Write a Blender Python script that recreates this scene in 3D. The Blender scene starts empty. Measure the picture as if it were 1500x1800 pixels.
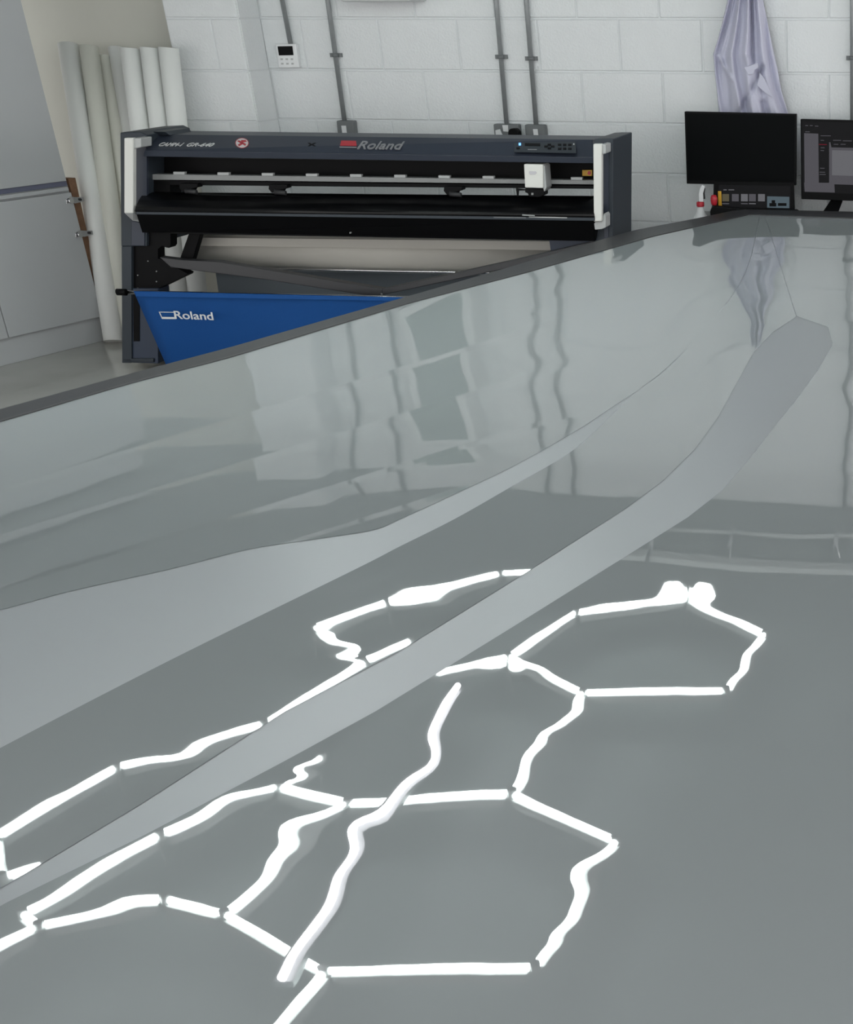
import bpy, bmesh, math, random
from mathutils import Vector, noise
random.seed(7)
C = bpy.context.scene.collection
# ---------------------------------------------------------------- camera
FPX, PX, PY = 2450.0, 1450.0, 1449.0
PITCH = math.radians(30.6)
CAMZ = 1.55
cam_d = bpy.data.cameras.new('camera'); cam = bpy.data.objects.new('camera', cam_d); C.objects.link(cam)
cam.location = (0, 0, CAMZ); cam.rotation_euler = (math.pi/2 - PITCH, 0, 0)
cam_d.sensor_fit = 'HORIZONTAL'; cam_d.sensor_width = 36; cam_d.lens = FPX/1500*36
cam_d.shift_x = (750-PX)/1500; cam_d.shift_y = (PY-900)/1500
cam_d.clip_start = .05; cam_d.clip_end = 100
bpy.context.scene.camera = cam
# ---------------------------------------------------------------- light
vs = bpy.context.scene.view_settings
vs.view_transform = 'Standard'; vs.look = 'None'; vs.gamma = 1; vs.exposure = 1.68; vs.use_curve_mapping = False
w = bpy.data.worlds.new('world'); bpy.context.scene.world = w; w.use_nodes = True
w.node_tree.nodes['Background'].inputs[0].default_value = (1, .985, .975, 1)
w.node_tree.nodes['Background'].inputs[1].default_value = .88
LAMP = 8.5

# ---------------------------------------------------------------- geometry from the camera model
cp, sp = math.cos(PITCH), math.sin(PITCH)
CAM = Vector((0, 0, CAMZ))
TZ = CAMZ - .86           # table top
CEIL = TZ + 1.55
def ray(x, y):
    a = (x-PX)/FPX; b = (PY-y)/FPX
    return Vector((a, cp + b*sp, -sp + b*cp))
def on_z(x, y, z):
    d = ray(x, y); return CAM + d*((z-CAMZ)/d.z)
def in_mirror(x, y, z):   # where a ceiling point must be to be seen at this place of the flat glossy table
    p = on_z(x, y, 2*TZ - z); return Vector((p.x, p.y, z))
class Plane:
    def __init__(s, p0, u, n):
        s.p0 = Vector(p0); s.u = Vector(u).normalized(); s.n = Vector(n).normalized()
    def at(s, x, y, off=0):
        d = ray(x, y); p0 = s.p0 + s.n*off
        return CAM + d*((p0-CAM).dot(s.n)/d.dot(s.n))
    def foot(s, x0, y0, z, off=0):   # pixel row straight below (x0,y0) where height z is reached
        lo, hi = y0, 3000
        for _ in range(50):
            m = (lo+hi)/2
            if s.at(x0, m, off).z > z: lo = m
            else: hi = m
        return lo
WALL = Plane((-.68, 7.66, 0), (1, -.169, 0), (-.169, -1, 0))
CABP = Plane(on_z(175, 603, 0), (.404, 1, 0), (1, -.404, 0))
pr = on_z(1108, 430, 0); 
PLOT = Plane((-.85, 6.66, 0), (1, -.124, 0), (-.124, -1, 0))

# ---------------------------------------------------------------- materials
def mat(name, col, rough=.6, metal=0, spec=.5, bump=0, bscale=80, var=0, vscale=6, coat=0, emit=0, ecol=None, sheen=0):
    m = bpy.data.materials.new(name); m.use_nodes = True
    nt = m.node_tree; b = nt.nodes['Principled BSDF']
    b.inputs['Base Color'].default_value = (*col, 1); b.inputs['Roughness'].default_value = rough
    b.inputs['Metallic'].default_value = metal; b.inputs['Specular IOR Level'].default_value = spec
    b.inputs['Coat Weight'].default_value = coat; b.inputs['Coat Roughness'].default_value = .05
    tc = nt.nodes.new('ShaderNodeTexCoord')
    if var:
        n = nt.nodes.new('ShaderNodeTexNoise'); n.inputs['Scale'].default_value = vscale; n.inputs['Detail'].default_value = 5
        nt.links.new(tc.outputs['Object'], n.inputs['Vector'])
        r = nt.nodes.new('ShaderNodeMix'); r.data_type = 'RGBA'
        r.inputs['A'].default_value = (*[c*(1-var) for c in col], 1); r.inputs['B'].default_value = (*[min(1, c*(1+var)) for c in col], 1)
        nt.links.new(n.outputs['Fac'], r.inputs['Factor']); nt.links.new(r.outputs['Result'], b.inputs['Base Color'])
    if bump:
        n = nt.nodes.new('ShaderNodeTexNoise'); n.inputs['Scale'].default_value = bscale; n.inputs['Detail'].default_value = 6
        nt.links.new(tc.outputs['Object'], n.inputs['Vector'])
        bp = nt.nodes.new('ShaderNodeBump'); bp.inputs['Distance'].default_value = bump; bp.inputs['Strength'].default_value = 1
        nt.links.new(n.outputs['Fac'], bp.inputs['Height']); nt.links.new(bp.outputs['Normal'], b.inputs['Normal'])
    if emit:
        b.inputs['Emission Color'].default_value = (*(ecol or col), 1); b.inputs['Emission Strength'].default_value = emit
    return m
M = {}
M['block'] = mat('painted block', (.72, .74, .75), .55, bump=.0035, bscale=100, var=.03, vscale=9)
M['mortar'] = mat('painted mortar', (.66, .68, .69), .6, bump=.003, bscale=70)
M['beige'] = mat('beige plaster', (.50, .50, .45), .6, var=.03)
M['ceil'] = mat('ceiling paint', (.30, .33, .335), .8, var=.03, vscale=1.2)
M['floor'] = mat('grey sealed concrete', (.42, .41, .38), .22, var=.18, vscale=2.5, coat=.3)
M['white'] = mat('white laminate', (.44, .455, .465), .35, var=.01)
M['plinth'] = mat('grey plinth', (.48, .49, .50), .45)
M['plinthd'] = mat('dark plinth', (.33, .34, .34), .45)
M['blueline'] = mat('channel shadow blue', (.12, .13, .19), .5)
M['chip'] = mat('chipboard', (.19, .10, .055), .8, var=.3, vscale=50, bump=.002, bscale=200)
M['black'] = mat('black powder coat', (.0025, .0025, .003), .55, spec=.12)
M['blackg'] = mat('black gloss', (.002, .002, .0025), .3, spec=.2)
M['slate'] = mat('slate blue plastic', (.030, .037, .055), .45, spec=.4)
M['slated'] = mat('dark slate plastic', (.028, .036, .046), .5, spec=.35)
M['navy'] = mat('navy panel', (.022, .034, .062), .5)
M['barwhite'] = mat('off white plastic', (.64, .64, .61), .4)
M['bargrey'] = mat('shaded grey plastic', (.40, .41, .41), .45)
M['alu'] = mat('satin aluminium', (.22, .225, .225), .5, metal=.1)
M['chrome'] = mat('chrome', (.75, .75, .76), .18, metal=1)
M['galv'] = mat('galvanised steel', (.27, .285, .29), .38, metal=.25, var=.15, vscale=30)
M['galvd'] = mat('grey metal box', (.155, .165, .17), .5, metal=.1)
M['blue'] = mat('blue cloth', (.008, .068, .25), .7, spec=.2, bump=.001, bscale=400, var=.05)
M['paper'] = mat('cream paper roll', (.48, .465, .42), .5, var=.02)
M['greysheet'] = mat('grey sheet', (.14, .16, .18), .5)
M['tube'] = mat('white cardboard', (.82, .83, .81), .5, var=.02)
M['tubec'] = mat('cream cardboard', (.74, .74, .67), .55, var=.02)
M['tubei'] = mat('tube core', (.3, .27, .22), .8)
M['wtext'] = mat('white print', (.62, .62, .62), .5)
M['gtext'] = mat('silver letters', (.34, .34, .36), .3, metal=.5)
M['red'] = mat('red print', (.45, .015, .03), .4)
M['yellow'] = mat('yellow warning', (.6, .33, .02), .5)
M['dark'] = mat('dark rubber', (.02, .02, .022), .6)
M['white2'] = mat('white plastic', (.72, .73, .74), .35)
M['coat'] = mat('lilac white cotton', (.55, .55, .66), .85, spec=.2, bump=.001, bscale=150, var=.02)
M['screen'] = mat('monitor glass', (.001, .0016, .002), .5, spec=.06)
M['ui_grey'] = mat('screen grey', (.01, .01, .012), .5, spec=.06, emit=0.0408, ecol=(.55, .53, .60))
M['ui_dark'] = mat('screen dark', (.004, .004, .004), .5, spec=.06, emit=0.0068, ecol=(.3, .3, .34))
M['ui_light'] = mat('screen light', (.02, .02, .02), .5, spec=.06, emit=0.0578, ecol=(.6, .6, .66))
M['ui_blue'] = mat('screen sky', (.02, .02, .02), .5, spec=.06, emit=0.0476, ecol=(.42, .6, .72))
M['ui_red'] = mat('screen red', (.02, .002, .002), .5, spec=.06, emit=0.0408, ecol=(.8, .05, .12))
M['ui_tan'] = mat('screen tan', (.02, .02, .01), .5, spec=.06, emit=0.0340, ecol=(.7, .6, .4))
M['trim'] = mat('charcoal edge trim', (.034, .034, .037), .45, spec=.4)
M['desk'] = mat('desk laminate', (.3, .3, .3), .5)
M['unit'] = mat('unit casing', (.62, .64, .64), .4)
M['unitp'] = mat('unit grille green grey', (.20, .25, .24), .5)
M['led'] = mat('lit tube', (.9, .95, .93), .4, emit=LAMP, ecol=(.90, 1.0, .97))
M['led2'] = mat('lit batten', (.9, .9, .95), .4, emit=LAMP, ecol=(1, .98, 1.0))
M['ledblue'] = mat('blue indicator', (.1, .3, .9), .4, emit=.5, ecol=(.15, .4, 1))
M['matte'] = mat('grey table laminate', (.25, .262, .275), .36, spec=.5, var=.015, vscale=.8)

def film_mat(name, col, bumpd=.00035):
    m = bpy.data.materials.new(name); m.use_nodes = True
    nt = m.node_tree; b = nt.nodes['Principled BSDF']
    b.inputs['Base Color'].default_value = (*col, 1); b.inputs['Roughness'].default_value = .012
    b.inputs['IOR'].default_value = 1.95
    at = nt.nodes.new('ShaderNodeAttribute'); at.attribute_name = 'lie'
    tc = nt.nodes.new('ShaderNodeTexCoord')
    mp = nt.nodes.new('ShaderNodeMapping'); mp.inputs['Rotation'].default_value = (0, 0, math.radians(22)); mp.inputs['Scale'].default_value = (1.0, .45, 1)
    nt.links.new(tc.outputs['Object'], mp.inputs['Vector'])
    n = nt.nodes.new('ShaderNodeTexNoise'); n.inputs['Scale'].default_value = 9; n.inputs['Detail'].default_value = 2.2; n.inputs['Roughness'].default_value = .45
    nt.links.new(mp.outputs['Vector'], n.inputs['Vector'])
    bp = nt.nodes.new('ShaderNodeBump'); bp.inputs['Distance'].default_value = bumpd; bp.inputs['Strength'].default_value = 1
    nt.links.new(n.outputs['Fac'], bp.inputs['Height'])
    nt.links.new(at.outputs['Vector'], bp.inputs['Normal'])
    nt.links.new(bp.outputs['Normal'], b.inputs['Normal'])
    return m
M['film'] = film_mat('glossy grey film', (.235, .254, .258), .0001)

# ---------------------------------------------------------------- object helpers
def tag(o, label=None, cat=None, group=None, kind=None):
    if label: o['label'] = label
    if cat: o['category'] = cat
    if group: o['group'] = group
    if kind: o['kind'] = kind
    return o
def empty(name, loc, label, cat, group=None):
    o = bpy.data.objects.new(name, None); C.objects.link(o); o.location = loc
    o.empty_display_size = .05
    return tag(o, label, cat, group)
def finish(name, me, m, parent=None, smooth=False, bevel=0, label=None):
    o = bpy.data.objects.new(name, me); C.objects.link(o)
    if m is not None and not me.materials: me.materials.append(M[m] if isinstance(m, str) else m)
    if parent is not None:
        o.parent = parent
        o.matrix_parent_inverse.identity(); o.location = -Vector(parent_world(parent))
    if smooth:
        for p in me.polygons: p.use_smooth = True
    if bevel:
        b = o.modifiers.new('bevel', 'BEVEL'); b.width = bevel; b.segments = 2; b.limit_method = 'ANGLE'
    if label: o['label'] = label
    return o
def parent_world(p):
    v = Vector((0, 0, 0))
    while p is not None:
        v = v + p.location; p = p.parent
    return v
def mesh(vs, fs):
    me = bpy.data.meshes.new('mesh'); me.from_pydata([tuple(v) for v in vs], [], fs); me.update()
    bm = bmesh.new(); bm.from_mesh(me); bmesh.ops.recalc_face_normals(bm, faces=bm.faces); bm.to_mesh(me); bm.free()
    return me
def slab(name, pts, back, m, parent=None, bevel=0, label=None, smooth=False):
    """closed prism: outline pts, pushed by vector back"""
    n = len(pts); back = Vector(back)
    vs = list(pts) + [p+back for p in pts]
    fs = [list(range(n)), list(range(2*n-1, n-1, -1))] + [[i, i+n, (i+1) % n+n, (i+1) % n] for i in range(n)]
    return finish(name, mesh(vs, fs), m, parent, bevel=bevel, label=label, smooth=smooth)
def pl(plane, pts, off=0):
    return [plane.at(q[0], q[1], q[2] if len(q) > 2 else off) for q in pts]
def pslab(name, plane, pts, off, th, m, parent=None, bevel=0, label=None):
    return slab(name, pl(plane, pts, off), -plane.n*th, m, parent, bevel, label)
def rect(x0, y0, x1, y1, s=.011):
    return [(x0, y0), (x1, y0+(x1-x0)*s), (x1, y1+(x1-x0)*s), (x0, y1)]
def box(name, lo, hi, m, parent=None, bevel=0, label=None):
    x0, y0, z0 = lo; x1, y1, z1 = hi
    return slab(name, [Vector((x0, y0, z0)), Vector((x1, y0, z0)), Vector((x1, y1, z0)), Vector((x0, y1, z0))], (0, 0, z1-z0), m, parent, bevel, label)
def tube_mesh(path, r, seg=16, hollow=0, flat=1):
    path = [Vector(p) for p in path]; vs = []; fs = []; n = len(path)
    rr = r if isinstance(r, (list, tuple)) else [r]*n
    ref = Vector((0, 0, 1))
    if abs((path[-1]-path[0]).normalized().z) > .9: ref = Vector((0, 1, 0))
    for i, p in enumerate(path):
        t = (path[min(i+1, n-1)]-path[max(i-1, 0)]).normalized()
        a = t.cross(ref).normalized(); b = a.cross(t)
        for k in range(seg):
            an = 2*math.pi*k/seg; vs.append(p + (a*math.cos(an) + b*math.sin(an)*flat)*rr[i])
    for i in range(n-1):
        for k in range(seg):
            fs.append([i*seg+k, i*seg+(k+1) % seg, (i+1)*seg+(k+1) % seg, (i+1)*seg+k])
    fs.append(list(range(seg))[::-1]); fs.append([(n-1)*seg+k for k in range(seg)])
    me = mesh(vs, fs)
    for p in me.polygons: p.use_smooth = len(p.vertices) == 4
    return me
def tube(name, path, r, m, parent=None, seg=16, label=None, flat=1):
    return finish(name, tube_mesh(path, r, seg, flat=flat), m, parent, label=label)
def lathe_mesh(axis_o, prof, seg=20):
    vs = []; fs = []
    for (r, z) in prof:
        for k in range(seg):
            a = 2*math.pi*k/seg; vs.append(axis_o + Vector((r*math.cos(a), r*math.sin(a), z)))
    n = len(prof)
    for i in range(n-1):
        for k in range(seg): fs.append([i*seg+k, i*seg+(k+1) % seg, (i+1)*seg+(k+1) % seg, (i+1)*seg+k])
    fs.append(list(range(seg))[::-1]); fs.append([(n-1)*seg+k for k in range(seg)])
    me = mesh(vs, fs)
    for p in me.polygons: p.use_smooth = len(p.vertices) == 4
    return me
def text(name, s, origin, u, up, size, m, parent, width=None, depth=.0012, offset=0, shear=0, label=None):
    c = bpy.data.curves.new('t', 'FONT'); c.body = s; c.size = 1; c.extrude = .5; c.offset = offset; c.shear = shear
    t = bpy.data.objects.new('t', c); C.objects.link(t)
    bpy.context.view_layer.update()
    me = bpy.data.meshes.new_from_object(t.evaluated_get(bpy.context.evaluated_depsgraph_get()))
    bpy.data.objects.remove(t); 
    xs = [v.co.x for v in me.vertices]; x0, x1 = min(xs), max(xs)
    sx = width/(x1-x0) if width else size
    u = Vector(u).normalized(); up = Vector(up).normalized(); nn = u.cross(up)
    for v in me.vertices:
        x, y, z = v.co; v.co = Vector(origin) + u*(x-x0)*sx + up*y*size + nn*z*2*depth
    me.materials.clear()
    return finish(name, me, m, parent, label=label)

# ================================================================ SETTING
UP = Vector((0, 0, 1))
def wpt(s, z, off=0):      # point on wall: s metres along u from p0
    return WALL.p0 + WALL.u*s + UP*z + WALL.n*off
def wall_s(x, y, off=0): return (WALL.at(x, y, off)-WALL.p0).dot(WALL.u)
z_row0 = WALL.at(1200, 33).z
PIT = .41; CH = .225
s_ref = wall_s(807, 80)
s_end = wall_s(284, 0, .2); s_ret = wall_s(413, 0, .2); s_right = 2.6
# wall body
def wall_box(name, s0, s1, z0, z1, off, th, m, parent=None):
    return slab(name, [wpt(s0, z0, off), wpt(s1, z0, off), wpt(s1, z1, off), wpt(s0, z1, off)], -WALL.n*th, m, parent)
wb = wall_box('wall_back', s_ret, s_right, 0, CEIL, -.004, .2, 'mortar'); tag(wb, kind='structure')
wp = wall_box('wall_pier', s_end, s_ret, 0, CEIL, .196, .396, 'mortar'); tag(wp, kind='structure')
wl = wall_box('wall_left', s_end-4.5, s_end+.02, 0, CEIL, .0, .15, 'beige'); tag(wl, kind='structure')
cache = {}
def block(s0, s1, z0, z1, off, parent, yaw_side=False):
    L = round(s1-s0, 3); H = round(z1-z0, 3)
    var = random.randrange(3)
    key = (L, H, var)
    if key not in cache:
        g = .0035; ch = .0035; rnd = random.Random(hash(key) & 0xffff)
        def j(): return rnd.uniform(-.0006, .0006)
        a = [(g, 0, g), (L-g, 0, g), (L-g, 0, H-g), (g, 0, H-g)]
        f = [(g+ch, 1, g+ch), (L-g-ch, 1, g+ch), (L-g-ch, 1, H-g-ch), (g+ch, 1, H-g-ch)]
        t = .0055
        vs = [WALL.u*x + UP*z + WALL.n*(-.004) for x, _, z in a] + [WALL.u*(x+j()) + UP*(z+j()) + WALL.n*(t-.004+j()) for x, _, z in f]
        fs = [[4, 5, 6, 7]] + [[i, (i+1) % 4, 4+(i+1) % 4, 4+i] for i in range(4)] + [[3, 2, 1, 0]]
        me = mesh(vs, fs); me.materials.append(M['block']); cache[key] = me
    o = bpy.data.objects.new('block', cache[key]); C.objects.link(o); o.parent = parent
    o.location = wpt(s0, z0, off)
    return o
zt = z_row0
while zt + CH < CEIL: zt += CH
rows = []
k = round((zt-z_row0)/CH)
z = zt
while z > 0:
    rows.append((k, max(z-CH, 0), z)); z -= CH; k -= 1
rows.append((round((zt-z_row0)/CH)+1, zt, CEIL))
for (k, z0, z1) in rows:
    # row directly below z_row0 has k=0
    ph = s_ref + (PIT/2 if k % 2 else 0)
    s = ph - PIT*math.ceil((ph-s_ret)/PIT) 
    while s < s_right:
        a, b = max(s, s_ret), min(s+PIT, s_right)
        if b-a > .03: block(a, b, z0, z1, 0, wb)
        s += PIT
    s = ph - PIT*math.ceil((ph-s_end)/PIT) + .05
    a0 = s_end
    cuts = [s_end] + [q for q in (s+PIT*i for i in range(-1, 4)) if s_end+.05 < q < s_ret-.05] + [s_ret]
    for a, b in zip(cuts, cuts[1:]): block(a, b, z0, z1, .2, wp)
# return face of the pier: one block end per course
for i, (k, z0, z1) in enumerate(rows):
    g = .004
    o = slab('block', [wpt(s_ret, z0+g, .192), wpt(s_ret, z0+g, .002), wpt(s_ret, z1-g, .002), wpt(s_ret, z1-g, .192)], WALL.u*.004, 'block', wp)
fl = box('floor', (-7, -1.5, -.1), (3.5, 9.2, 0), 'floor'); tag(fl, kind='structure')
ce = box('ceiling', (-7, -1.5, CEIL), (3.5, 9.2, CEIL+.1), 'ceil'); tag(ce, kind='structure')

# ================================================================ LEFT CUPBOARDS
c0 = CABP.at(100, 400); cab = empty('tall_cupboard', (CABP.p0.x, CABP.p0.y, 0), 'white handleless tall cupboard at left edge beside the leaning tubes', 'cupboard')
def cabv(x, ytop, ybot):  # vertical edge in the cupboard's plane through pixel (x,ytop): returns x at ybot
    p = CABP.at(x, ytop); 
    lo, hi = x-400, x+400
    for _ in range(50):
        m_ = (lo+hi)/2; q = CABP.at(m_, ybot)
        if (q-p).dot(CABP.u) < 0: lo = m_
        else: hi = m_
    return lo
def cabface(name, xr, yr0, yr1, xl, m, off, th, bevel=.002, z0=None, z1=None):
    """door whose right edge passes pixels (xr,yr0)..yr1; left edge x pixel xl at same rows, heights from right edge"""
    p1 = CABP.at(xr, yr0, off); p2 = CABP.at(cabv(xr, yr0, yr1), yr1, off); q = CABP.at(xl, yr0, off)
    zt_ = p1.z if z1 is None else z1; zb = p2.z if z0 is None else z0
    L = (q-p1).dot(CABP.u)
    a = Vector((p1.x, p1.y, 0)); b = a + CABP.u*L
    return slab(name, [a+UP*zb, b+UP*zb, b+UP*zt_, a+UP*zt_], -CABP.n*th, m, cab, bevel)
zt_gap = CABP.at(117, 318).z; zb_gap = CABP.at(119, 327).z
zdoor_bot = CABP.at(179, 556).z
xr = 119; 
cabface('carcass', 117, 318, 400, -500, 'white', -.022, .5, z0=.0, z1=CEIL-.03)
d1 = cabface('door', 117, 318, 400, -420, 'white', 0, .02, z0=zt_gap, z1=CEIL-.05)
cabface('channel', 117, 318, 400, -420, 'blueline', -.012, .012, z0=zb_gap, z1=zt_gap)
cabface('rail', 119, 325, 400, -420, 'white', -.003, .02, z0=zb_gap-.022, z1=zb_gap-.004)
def cabdoor(s0, s1, z0, z1, m, off, th, name='door', bevel=.002):
    a = CABP.p0 + CABP.u*s0 + CABP.n*off; b = CABP.p0 + CABP.u*s1 + CABP.n*off
    a = Vector((a.x, a.y, 0)); b = Vector((b.x, b.y, 0))
    return slab(name, [a+UP*z0, b+UP*z0, b+UP*z1, a+UP*z1], -CABP.n*th, m, cab, bevel)
def cabs(x, y): return (CABP.at(x, y)-CABP.p0).dot(CABP.u)
sR = cabs(179, 556); sJ = cabs(14, 590)
cabdoor(sJ+.003, sR, zdoor_bot, zb_gap-.03, 'white', .004, .022)
cabdoor(sJ-1.2, sJ-.003, zdoor_bot, zb_gap-.03, 'white', .004, .022)
sP = cabs(120, 600)
cabdoor(sP-1.5, sP, 0, zdoor_bot-.005, 'plinth', -.03, .02, 'plinth')
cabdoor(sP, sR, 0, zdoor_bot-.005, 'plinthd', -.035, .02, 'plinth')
# chipboard panel with hinges
cb = empty('chipboard_panel', (CABP.p0+CABP.u*(sR+.02)), 'brown chipboard board edge with two metal hinges beside white cupboard', 'board')
def cq(s, z, off): 
    q = CABP.p0 + CABP.u*s + CABP.n*off; return Vector((q.x, q.y, z))
s1 = cabs(121, 310)
slab('board', [cq(sR+.012, .0, -.02), cq(sR+.035, .0, -.02), cq(s1+.055, zb_gap+.03, -.02), cq(s1+.01, zb_gap+.03, -.02)], -CABP.n*.35, 'chip', cb)
for (hx, hy) in ((131, 352), (147, 411)):
    p = CABP.at(hx, hy, .01)
    h = slab('hinge', [p+CABP.u*a+UP*b for a, b in ((-.05, .012), (-.02, .02), (.02, .012), (.06, .008), (.06, -.012), (.0, -.015), (-.03, -.008), (-.05, -.012))], -CABP.n*.02, 'chrome', cb, .002)
    finish('hinge_cup', tube_mesh([p+CABP.u*-.03+CABP.n*.002, p+CABP.u*-.03+CABP.n*.014], .013, 14), 'chrome', h)
    finish('hinge_screw', tube_mesh([p+CABP.u*.035+CABP.n*.0, p+CABP.u*.035+CABP.n*.006], .006, 10), 'dark', h)

# ================================================================ LEANING TUBES
tubes = [  # top x,y, floor x,y, radius, material, top offset from wall, label
 (120, 79, 201, 604, .049, 'tube', .14, 'leftmost long white tube leaning in corner beside cupboard'),
 (156, 82, 226, 600, .045, 'tubec', .14, 'second white tube from the left, cream tinted, leaning in corner'),
 (185, 100, 262, 596, .040, 'tubec', .07, 'short darker cream tube set back behind white tubes'),
 (203, 84, 290, 594, .036, 'tube', .06, 'thin white tube partly hidden left of the broad tube'),
 (229, 85, 294, 600, .047, 'tube', .33, 'broad white tube just above left end of cutter'),
 (263, 84, 326, 600, .045, 'tube', .33, 'white tube second from the right, touching the rightmost'),
 (296, 84, 358, 600, .047, 'tube', .33, 'rightmost white tube leaning on the block pier')]
for (tx, ty, bx_, by_, r, m, off, lab) in tubes:
    a = WALL.at(tx, ty, off); b = on_z(bx_, by_, 0); b.z = .012
    o = empty('cardboard_tube', (b.x, b.y, 0), lab, 'tube', 'rolls stood upright in the corner')
    tube('body', [b, a], r, m, o, 28)
    t = (a-b).normalized()
    tube('core', [a-t*.02, a+t*.0015], r*.8, 'tubei', o, 24)

# ================================================================ CONDUITS, SWITCHES, THERMOSTAT
def conduit(x0, y0, x1, y1, clips, lab, r=.0115):
    off = .022
    a = WALL.at(x1, y1, off); 
    top = Vector((a.x, a.y, CEIL))
    o = empty('conduit', (a.x, a.y, a.z), lab, 'pipe', 'steel conduits on the block wall')
    b0 = WALL.at(x0, y0, off)
    # follow the photographed line of the pipe up to the ceiling
    d = (b0-a); d = d/d.z if abs(d.z) > .01 else UP
    topp = a + d*(CEIL-a.z)
    tube('pipe', [a, topp], r, 'galv', o, 14)
    for cy in clips:
        f = (cy-y1)/(y0-y1); zc_ = WALL.at(x1+(x0-x1)*f, cy, off).z
        c = a + d*(zc_-a.z)
        cl = tube('saddle', [c-UP*.008, c+UP*.008], r+.006, 'galvd', o, 14)
        finish('saddle_foot', slab_m([c+WALL.u*sx*.03+UP*sz*.009-WALL.n*.018 for sx, sz in ((-1, -1), (1, -1), (1, 1), (-1, 1))], WALL.n*.016), 'galvd', cl)
    return o
def slab_m(pts, back):
    n = len(pts); vs = list(pts)+[p+Vector(back) for p in pts]
    return mesh(vs, [list(range(n)), list(range(2*n-1, n-1, -1))]+[[i, i+n, (i+1) % n+n, (i+1) % n] for i in range(n)])
conduit(496, 0, 511, 77, [], 'short steel conduit dropping to the thermostat')
conduit(576, 0, 606, 214, [97], 'steel conduit left of centre dropping to small switch box')
conduit(872, 0, 891, 220, [100], 'left pipe of the close pair, dropping to double socket')
conduit(925, 0, 943, 222, [103], 'right pipe of the close pair, dropping to single switch')
conduit(1499, 0, 1499, 250, [102], 'steel conduit at right edge above second monitor')
def wbox(name, pts, off, th, m, parent, bevel=.002, label=None): return pslab(name, WALL, pts, off, th, m, parent, bevel, label)
# thermostat
t = empty('thermostat', WALL.at(506, 100, .0), 'white wall thermostat with small black display under a conduit', 'thermostat')
wbox('case', [(484, 77), (520, 77), (526, 119), (490, 120)], .03, .03, 'white2', t, .004)
wbox('display', [(488, 81.5), (514, 81), (516, 97), (490.5, 97.5)], .0315, .002, 'black', t, 0)
for i in range(3):
    for j in range(2):
        x = 495+i*9+j*1.2; y = 104+j*8
        wbox('button', [(x-2, y-1.5), (x+2, y-1.5), (x+2.2, y+1.5), (x-1.8, y+1.5)], .0318, .002, 'bargrey', t, 0)
# switch boxes
def swbox(x0, y0, x1, y1, lab, cat, extra):
    o = empty('switch_box' if cat == 'switch' else 'double_socket', WALL.at((x0+x1)/2, (y0+y1)/2), lab, cat)
    dx = (y1-y0)*.10
    wbox('back_box', [(x0, y0), (x1, y0+.5), (x1+dx, y1+.5), (x0+dx, y1)], .045, .045, 'galvd', o, .006)
    for e in extra: wbox(e[0], e[1], .0475, .004, e[2], o, .0005)
    return o
swbox(591, 212, 621, 262, 'grey metal switch box at foot of conduit left of centre', 'switch', [('rocker', [(600, 221), (608, 221), (610, 236), (602, 236)], 'white2')])
o = swbox(867, 218, 911, 262, 'grey metal double socket with a black plug pushed in', 'socket', [('rocker', [(883, 220), (893, 220), (894, 232), (885, 231)], 'white2'), ('socket_face', [(871, 229), (879, 227), (884, 238), (882, 246), (872, 245)], 'white2')])
pc = WALL.at(901, 236, .05)
wbox('black_plug', [(893, 230), (897, 226), (906, 226), (911, 231), (913, 246), (893, 246)], .095, .045, 'black', o, .006)
swbox(922, 219, 956, 262, 'grey metal single switch box at foot of right pipe of pair', 'switch', [('rocker', [(937, 227), (945, 227), (947, 242), (939, 242)], 'white2')])
# wall unit above frame
u_ = empty('wall_unit', WALL.at(650, -20), 'white wall unit, only its bottom edge showing at the top', 'air conditioner')
wbox('casing', [(584, -210), (722, -208), (727, -12), (720, 3), (598, 3), (590, -10)], .2, .2, 'unit', u_, .012)
wbox('grille', [(604, -190), (706, -189), (708, -22), (608, -22)], .206, .004, 'unitp', u_, .002)

# ================================================================ COAT ON THE WALL
def interp(tab, y):
    if y <= tab[0][0]: return tab[0][1]
    for (y0, x0), (y1, x1) in zip(tab, tab[1:]):
        if y <= y1: return x0+(x1-x0)*(y-y0)/(y1-y0)
    return tab[-1][1]
co = empty('hanging_coat', WALL.at(1310, 100), 'pale lilac cotton coat hanging in folds above the left monitor', 'coat')
LT = [(-60, 1300), (-20, 1286), (0, 1279), (40, 1270), (70, 1262), (96, 1254), (104, 1255), (130, 1257), (165, 1261), (200, 1264), (300, 1262)]
RT = [(-60, 1322), (-20, 1336), (0, 1342), (40, 1350), (80, 1358), (120, 1367), (160, 1374), (200, 1386), (300, 1392)]
vs = []; NU, NV = 90, 80
for j in range(NV+1):
    y = -60 + 340*j/NV
    l, r = interp(LT, y), interp(RT, y)
    for i in range(NU+1):
        u = i/NU; x = l+(r-l)*u
        q = Vector((u*5.2, y*.004, 0))
        fold = math.sin(u*24 + 1.6*math.sin(y*.012) + 2*noise.noise(q)) * .026 + math.sin(u*47+y*.02)*.007
        fold += .02*noise.noise(Vector((u*4+y*.01, y*.015, 3)))
        # slanting drapes of the pocket and sleeve
        fold += .03*max(0, 1-abs(x-(1318+(y-110)*.35))/9)*(1 if 100 < y < 175 else 0)
        fold -= .03*max(0, 1-abs(x-(1325-(y-150)*.5))/7)*(1 if y > 110 else 0)
        fold += .025*max(0, 1-abs(x-(1262+(y-96)*.55))/6)*(1 if 90 < y < 140 else 0)
        fold -= .03*max(0, 1-abs(x-(1322+y*.02))/4)*(1 if y < 120 else 0)
        base = .035+.07*math.sin(math.pi*u)**.6
        vs.append(WALL.at(x, y, max(.012, base+fold)))
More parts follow.
